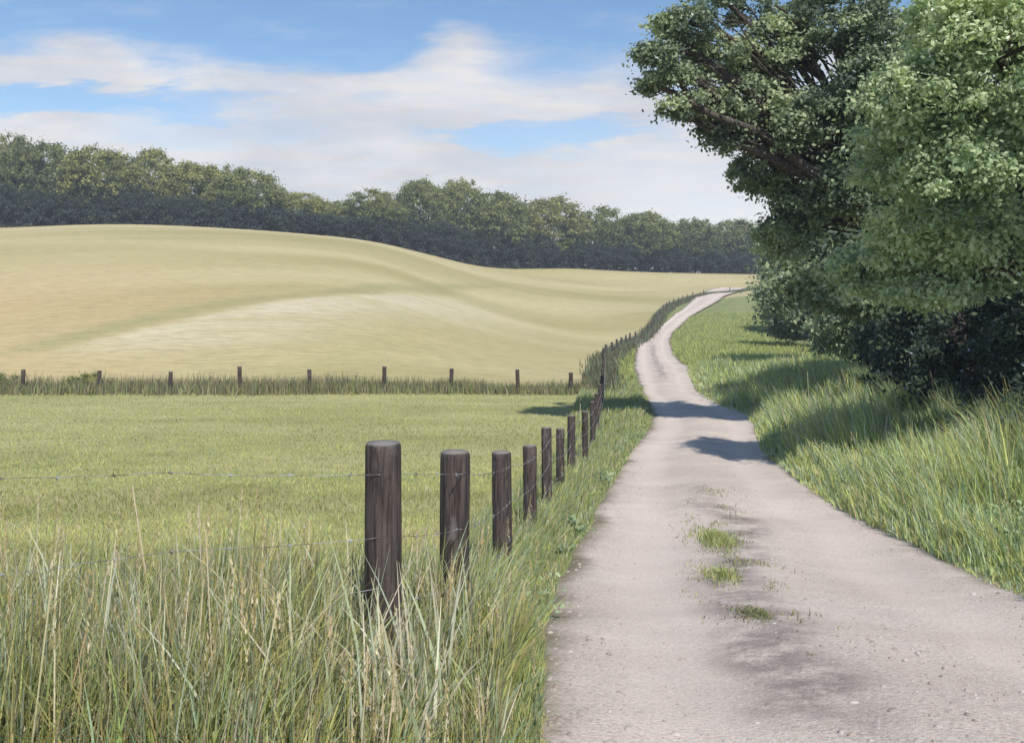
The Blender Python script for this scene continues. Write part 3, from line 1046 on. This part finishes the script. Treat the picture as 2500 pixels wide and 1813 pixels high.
# the big tree whose boughs reach out over the track
bx, by = 13.2, 26.5
oak_b = [
    B(690, 22, 24, 26, 20, 1.0, 22), B(662, 52, 23.6, 22, 10, .7, 12), B(672, 74, 24, 24, 9, .8, 14), B(718, 55, 25, 34, 26, 1.3, 34),
    B(676, 108, 24, 18, 8, .6, 9), B(705, 104, 24.5, 26, 20, 1.0, 26), B(728, 132, 25, 26, 16, 1.0, 24), B(745, 100, 25, 30, 26, 1.4, 40),
    B(775, 50, 25.5, 38, 34, 1.6, 50), B(790, 120, 25, 40, 34, 1.6, 60), B(757, 168, 26, 28, 24, 1.2, 36), B(730, 5, 25, 40, 16, 1.2, 20),
    B(840, 20, 25, 50, 40, 2.0, 70), B(860, 100, 24.5, 50, 40, 2.0, 80), B(810, 190, 26, 42, 34, 1.6, 60), B(900, 60, 24, 55, 50, 2.2, 90),
    B(860, 180, 25.5, 48, 32, 1.8, 60), B(960, 30, 25, 60, 50, 2.2, 70),
    B(650, 51, 23.8, 16, 6, .5, 10), B(664, 28, 24, 14, 12, .6, 10), B(655, 84, 24, 16, 7, .5, 9), B(785, 232, 27, 26, 28, 1.0, 34),
]
bt = ter(bx, by)
tree('broadleaf_tree', 'large tree whose leafy boughs reach furthest left over the track against the sky', (bx, by, bt), oak_b, .42, M['oak'], .125, 250,
     trunk_top=(bx - .6, by - .3, bt + 4.5), cr=.55,
     bare=[(at(860, 215, 26), at(745, 30, 24.6), .13), (at(800, 130, 25.4), at(690, 60, 24), .07), (at(840, 150, 25.6), at(690, 112, 24.4), .07),
           (at(830, 90, 25), at(775, 5, 24.6), .08), (at(850, 195, 26), at(725, 138, 25), .07)])

# T1: the nearer tree at the right edge of the picture
bx, by = 11.2, 16.5
bt = ter(bx, by)
near_b = [
    B(1012, 232, 17.2, 34, 24, 1.1, 26), B(985, 268, 17.6, 34, 18, .9, 20),
    B(1000, 60, 15.5, 70, 60, 1.8, 60), B(930, 90, 16, 50, 50, 1.5, 48), B(1040, 125, 15.5, 66, 46, 1.8, 50), B(960, 170, 16, 60, 46, 1.6, 50),
    B(900, 150, 17, 40, 36, 1.3, 30), B(910, 232, 17.5, 34, 30, 1.2, 30), B(945, 250, 17.5, 34, 24, 1.2, 30), B(1100, 60, 15.5, 80, 80, 2.0, 60),
    B(960, 14, 15.8, 60, 34, 1.6, 36), B(870, 265, 18.5, 30, 24, 1.0, 22), B(930, 290, 17.5, 34, 22, .9, 22),
    B(1150, 10, 15.5, 70, 60, 2.0, 36)]
tree('roadside_tree', 'sunlit yellow green tree filling the upper right corner beside the track', (bx, by, bt), near_b, .34, M['ash'], .105, 300,
     trunk_top=(bx - .2, by, bt + 3.6), cr=.50, tintshift=.20)

# T3..: hedge trees further along
for (nm, lab, x, y, bo, tr_, n_leaf, sh) in [
    ('broadleaf_tree', 'mid green tree behind the large overhanging tree, lower boughs over the long grass', 16.5, 36,
     [B(850, 235, 34, 40, 36, 2.0, 60), B(900, 210, 35, 50, 50, 2.4, 70), B(815, 275, 34, 28, 26, 1.5, 36), B(970, 220, 36, 50, 60, 2.5, 60), B(860, 290, 33, 34, 18, 1.3, 30)], .3, 200, .02),
    ('hedge_tree', 'grey green leafy tree below the big overhanging tree where the distant wood ends', 20.5, 56,
     [B(790, 262, 55, 26, 36, 2.2, 50), B(778, 290, 54, 18, 22, 1.6, 30), B(820, 250, 55, 30, 50, 2.4, 50), B(850, 280, 56, 36, 40, 2.4, 50), B(800, 222, 56, 18, 16, 1.6, 24)], .25, 170, .0),
    ('hedge_tree', 'middling tree between the hedge tree and the last bend of the track', 27.5, 82,
     [B(803, 292, 80, 26, 34, 3, 70), B(784, 320, 83, 14, 16, 2, 30), B(840, 290, 78, 34, 44, 3, 70), B(812, 250, 80, 22, 24, 3, 40)], .25, 130, -.02),
    ('hedge_tree', 'low spreading tree over the corner of the open grass below the large tree', 19.0, 49,
     [B(845, 318, 48, 26, 34, 2.0, 60), B(875, 300, 47, 36, 40, 2.4, 60)], .25, 170, -.06),
    ('hedge_tree', 'small dark tree where the track fades', 38, 108,
     [B(795, 280, 106, 28, 24, 4, 60), B(779, 300, 104, 13, 14, 3, 34), B(845, 275, 108, 36, 34, 4, 60)], .25, 120, -.08)]:
    tree(nm, lab, (x, y, ter(x, y)), bo, tr_, M['oak'], .24 if y < 80 else .4, n_leaf, trunk_top=(x, y, ter(x, y) + 3.2), cr=.8 if y < 80 else 1.2, tintshift=sh)


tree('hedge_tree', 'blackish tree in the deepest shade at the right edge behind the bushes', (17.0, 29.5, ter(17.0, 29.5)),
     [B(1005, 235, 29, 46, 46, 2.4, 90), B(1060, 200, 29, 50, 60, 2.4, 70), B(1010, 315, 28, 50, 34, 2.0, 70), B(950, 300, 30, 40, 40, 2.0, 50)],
     .3, M['dark'], .17, 170, trunk_top=(17.0, 29.5, ter(17.0, 29.5) + 2.6), cr=.6, tintshift=-.05)  # leaf colour itself holds the deep shade


def broad_weeds():
    n = 260
    Y = 5.2 * (42 / 5.2)**rng.random(n)
    right = rng.random(n) < .78
    X = np.where(right, road_r(Y) + .1 + rng.gamma(1.6, .8, n), road_l(Y) - .05 - rng.random(n) * .7)
    h = rng.uniform(.08, .42, n) * np.where(right, 1, .4)
    cc, rr, tt = [], [], []
    for x, y, hh in zip(X, Y, h):
        g = ter(x, y)
        for _ in range(4):
            cc.append((x + random.gauss(0, .13), y + random.gauss(0, .15), g + hh * random.uniform(.5, 1.25)))
            rr.append(random.uniform(.09, .20)); tt.append(random.uniform(.15, .7))
    V, Fq, T = leafcloud(np.array(cc), np.array(rr), 34, .055, np.array(tt), .8, .2)
    tag(mesh_obj('weeds', V, Fq, M['ash'], tint=T), 'broad leaved weeds growing through the long grass on both edges of the track', 'weeds', kind='stuff')


broad_weeds()


def bush(name, label, x, y, rx, ry, rz, n, leafm, size, per, shift=0.0, cr=.42, group=None):
    g = ter(x, y)
    e = empty(name, (x, y, g))
    tag(e, label, 'bush', group)
    d = rng.normal(0, 1, (n, 3)); d[:, 2] = np.abs(d[:, 2]); d /= np.linalg.norm(d, axis=1)[:, None]
    q = rng.uniform(.2, 1, n)**.5
    cc = d * q[:, None] * np.array([rx, ry, rz])
    cc[:, 2] *= .7 + .5 * fbm(cc[:, 0] * .8 + x, cc[:, 1] * .8 + y)
    cc[:, 2] += .25
    paths = [limb((0, 0, -.1), c * .9, .045, .012, .1, 5) for c in cc[::6]]
    V, Fq = tubes(paths, 5)
    mesh_obj('stems', V, Fq, M['bark'], e, smooth=True)
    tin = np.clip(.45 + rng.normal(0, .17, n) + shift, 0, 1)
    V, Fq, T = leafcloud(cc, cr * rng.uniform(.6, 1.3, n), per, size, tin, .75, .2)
    mesh_obj('leaves', V, Fq, leafm, e, tint=T)


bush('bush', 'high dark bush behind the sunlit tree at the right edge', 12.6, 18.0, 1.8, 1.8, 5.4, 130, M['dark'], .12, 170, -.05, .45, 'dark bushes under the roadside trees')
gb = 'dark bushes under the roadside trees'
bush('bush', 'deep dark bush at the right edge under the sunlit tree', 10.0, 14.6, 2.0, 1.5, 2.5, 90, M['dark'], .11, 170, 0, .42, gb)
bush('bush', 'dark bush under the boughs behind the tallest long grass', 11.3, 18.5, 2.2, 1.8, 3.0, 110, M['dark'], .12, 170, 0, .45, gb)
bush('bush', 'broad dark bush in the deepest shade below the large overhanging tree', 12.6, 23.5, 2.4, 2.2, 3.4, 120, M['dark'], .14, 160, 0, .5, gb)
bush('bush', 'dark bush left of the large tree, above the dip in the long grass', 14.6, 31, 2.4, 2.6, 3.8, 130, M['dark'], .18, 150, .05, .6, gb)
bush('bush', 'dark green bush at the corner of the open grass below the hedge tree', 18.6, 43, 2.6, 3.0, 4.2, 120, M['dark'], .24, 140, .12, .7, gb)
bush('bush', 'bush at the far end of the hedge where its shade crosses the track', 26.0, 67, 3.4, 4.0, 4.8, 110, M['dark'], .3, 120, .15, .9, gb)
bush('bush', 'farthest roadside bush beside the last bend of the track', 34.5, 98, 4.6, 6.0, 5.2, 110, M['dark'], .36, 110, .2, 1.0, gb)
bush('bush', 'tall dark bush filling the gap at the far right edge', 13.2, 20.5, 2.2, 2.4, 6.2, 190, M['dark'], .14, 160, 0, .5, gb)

gh = 'small bushes by the cross fence'
bush('hedge_bush', 'leftmost low bush at the cross fence by the first post', -23.0, 41.1, .8, .4, .5, 12, M['far'], .10, 110, .1, .3, gh)
bush('hedge_bush', 'low bush at the second post of the cross fence', -19.3, 41.1, .8, .4, .5, 12, M['far'], .10, 110, .1, .3, gh)

# ------------------------------------------------------------------ the wood behind the field
def crown_variants():
    out = []
    for v in range(5):
        d = rng.normal(0, 1, (210, 3)); d /= np.linalg.norm(d, axis=1)[:, None]
        d = d[d[:, 2] > -.75]
        lob = rng.normal(0, 1, (4, 3)); lob /= np.linalg.norm(lob, axis=1)[:, None]
        bul = (1 + .10 * np.max(d @ lob.T, axis=1))
        cc = d * (rng.uniform(.6, 1.0, len(d))**.5 * bul)[:, None]
        cc = cc * np.array([.82, .82, .80])
        tin = np.clip(.45 + .16 * d[:, 2] + rng.normal(0, .16, len(d)), 0, 1)  # upper clusters tinted lighter, lit tops put into the leaf colour
        V, Fq, T = leafcloud(cc, rng.uniform(.12, .22, len(cc)), 80, .06, tin, .8, .1)
        me = mesh_obj('crown', V, Fq, M['far'], tint=T)
        out.append(me.data)
        C.objects.unlink(me); bpy.data.objects.remove(me)
    return out


TOP = [(-60, 140), (0, 128), (30, 130), (60, 142), (78, 148), (95, 139), (118, 135), (145, 139), (165, 150), (190, 157), (215, 151), (238, 155), (255, 172),
       (275, 180), (300, 190), (318, 204), (345, 196), (375, 187), (405, 176), (440, 169), (468, 175), (485, 188), (515, 187), (545, 191), (562, 206),
       (600, 204), (640, 206), (680, 214), (720, 215), (760, 218), (860, 225)]
BASE_PX = list(CPX) + [587, 760, 900]
BASE_D = list(CD) + [222, 242, 250]


def build_wood():
    crowns = crown_variants()
    tp = tubes([limb((0, 0, -.5), (0, 0, 6), .28, .16, .03, 6), limb((0, 0, 3), (2, .5, 7), .12, .05, .1, 5), limb((0, 0, 3.4), (-2, -.5, 7.4), .12, .05, .1, 5)], 6)
    trunk = mesh_obj('trunk', tp[0], tp[1], M['bark'], smooth=True)
    tme = trunk.data
    C.objects.unlink(trunk); bpy.data.objects.remove(trunk)
    tx = [a for a, _ in TOP]; ty = [b for _, b in TOP]
    specs = []
    # front rank: crowns set by the skyline of the wood; (px, crown half width in px, extra depth, height factor)
    px = -40.0
    i = 0
    wid = [30, 24, 27, 33, 25, 28, 30, 24, 22, 26, 21, 23, 29, 33, 24, 27, 24, 26, 22, 25, 27, 23, 25, 24, 28, 24]
    while px < 800:
        hw = wid[i % len(wid)] * 1.3
        specs.append((px, hw, 7 + (i % 3) * 2.5, 1.0, i))
        px += hw * 1.32
        i += 1
    nfront = len(specs)
    px = -55
    while px < 830:                      # second rank stands behind and closes the gaps
        specs.append((px, 32, 22, .90, i)); px += 40; i += 1
    px = -50
    while px < 820:                      # lower crowns in front of the trunks
        specs.append((px, 19, 3.5, .46, i)); px += 27; i += 1
    words = ['broad crown with a yellow green top', 'round mid green crown', 'darker crown with a ragged top', 'tall full crown', 'low rounded crown']
    n = 0
    for (px, hw, dd, hf, i) in specs:
        jx = px + random.uniform(-4, 4)
        D = float(np.interp(jx, BASE_PX, BASE_D)) + dd
        X_ = (jx - 512) * D / F
        g = ter(X_, D)
        py = float(np.interp(jx, tx, ty))
        basepy = HY - (g - ZC) * F / D
        top = ZC + (HY - py) * D / F
        H = (top - g) * hf + (0 if hf == 1 else random.uniform(-.6, .6))
        r = hw * D / F
        rz = H * (.47 if hf == 1 else .5)
        e = empty('wood_tree', (X_, D, g))
        front = hf == 1.0
        rank = 'skyline' if front else ('back rank' if hf > .8 else 'front rank')
        where = f'{words[i % 5]}'
        tag(e, None, 'tree', 'trees of the wood behind the stubble field')
        o = bpy.data.objects.new('crown', crowns[i % 5]); C.objects.link(o); o.parent = e
        o.location = (0, 0, H - rz * .98)
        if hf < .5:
            o.material_slots[0].link = 'OBJECT'; o.material_slots[0].material = M['farshade']  # low front crowns carry the shaded foot of the wood in their colour
        o.scale = (r * 1.12, r, rz)
        o.rotation_euler = (0, 0, random.uniform(0, 6.28))
        t = bpy.data.objects.new('trunk', tme); C.objects.link(t); t.parent = e
        t.scale = (.8 + r * .05, .8 + r * .05, H / 11)
        wood.append((e, jx, hf, H, i))


wood = []
build_wood()
ORD = ['first', 'second', 'third', 'fourth', 'fifth', 'sixth', 'seventh', 'eighth', 'ninth', 'tenth', 'eleventh', 'twelfth', 'thirteenth', 'fourteenth',
       'fifteenth', 'sixteenth', 'seventeenth', 'eighteenth', 'nineteenth', 'twentieth', 'twenty-first', 'twenty-second', 'twenty-third', 'twenty-fourth',
       'twenty-fifth', 'twenty-sixth', 'twenty-seventh', 'twenty-eighth', 'twenty-ninth', 'thirtieth', 'thirty-first', 'thirty-second', 'thirty-third', 'thirty-fourth', 'thirty-fifth']
for hf, text in ((1.0, 'rounded tree on the skyline of the wood, {} from the left'),
                 (.90, 'tree in the back rank of the wood, {} from the left'),
                 (.46, 'low tree at the front foot of the wood, {} from the left')):
    for j, (e, jx, _, H, i) in enumerate(sorted([q for q in wood if q[2] == hf], key=lambda q: q[1])):
        e['label'] = text.format(ORD[j])

# thicket along the foot of the wood, shade put into its leaf colour
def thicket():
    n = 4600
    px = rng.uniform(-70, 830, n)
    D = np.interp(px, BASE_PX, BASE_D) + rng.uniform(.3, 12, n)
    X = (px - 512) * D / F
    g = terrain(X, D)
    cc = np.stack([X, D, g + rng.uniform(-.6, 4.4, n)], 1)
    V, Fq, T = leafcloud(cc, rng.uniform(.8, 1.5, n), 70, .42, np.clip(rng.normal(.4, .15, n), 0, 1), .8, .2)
    tag(mesh_obj('undergrowth', V, Fq, M['farshade'], tint=T), 'very dark thicket of undergrowth along the foot of the distant wood', 'undergrowth', kind='stuff')


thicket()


# ------------------------------------------------------------------ summer haze
def haze():
    x0, x1, y0, y1, z0, z1 = -330, 330, -40, 420, -12, 46
    V = np.array([[x, y, z] for z in (z0, z1) for y in (y0, y1) for x in (x0, x1)], float)
    Fq = np.array([[0, 2, 3, 1], [4, 5, 7, 6], [0, 1, 5, 4], [2, 6, 7, 3], [0, 4, 6, 2], [1, 3, 7, 5]])
    m = bpy.data.materials.new('haze')
    m.use_nodes = True
    t = m.node_tree
    t.nodes.clear()
    v = t.nodes.new('ShaderNodeVolumePrincipled')
    v.inputs['Color'].default_value = (.80, .87, 1.0, 1)
    v.inputs['Density'].default_value = .0006
    o = t.nodes.new('ShaderNodeOutputMaterial')
    t.links.new(v.outputs[0], o.inputs['Volume'])
    tag(mesh_obj('haze', V, Fq, m), 'thin summer haze over the fields', 'haze', kind='stuff')


haze()
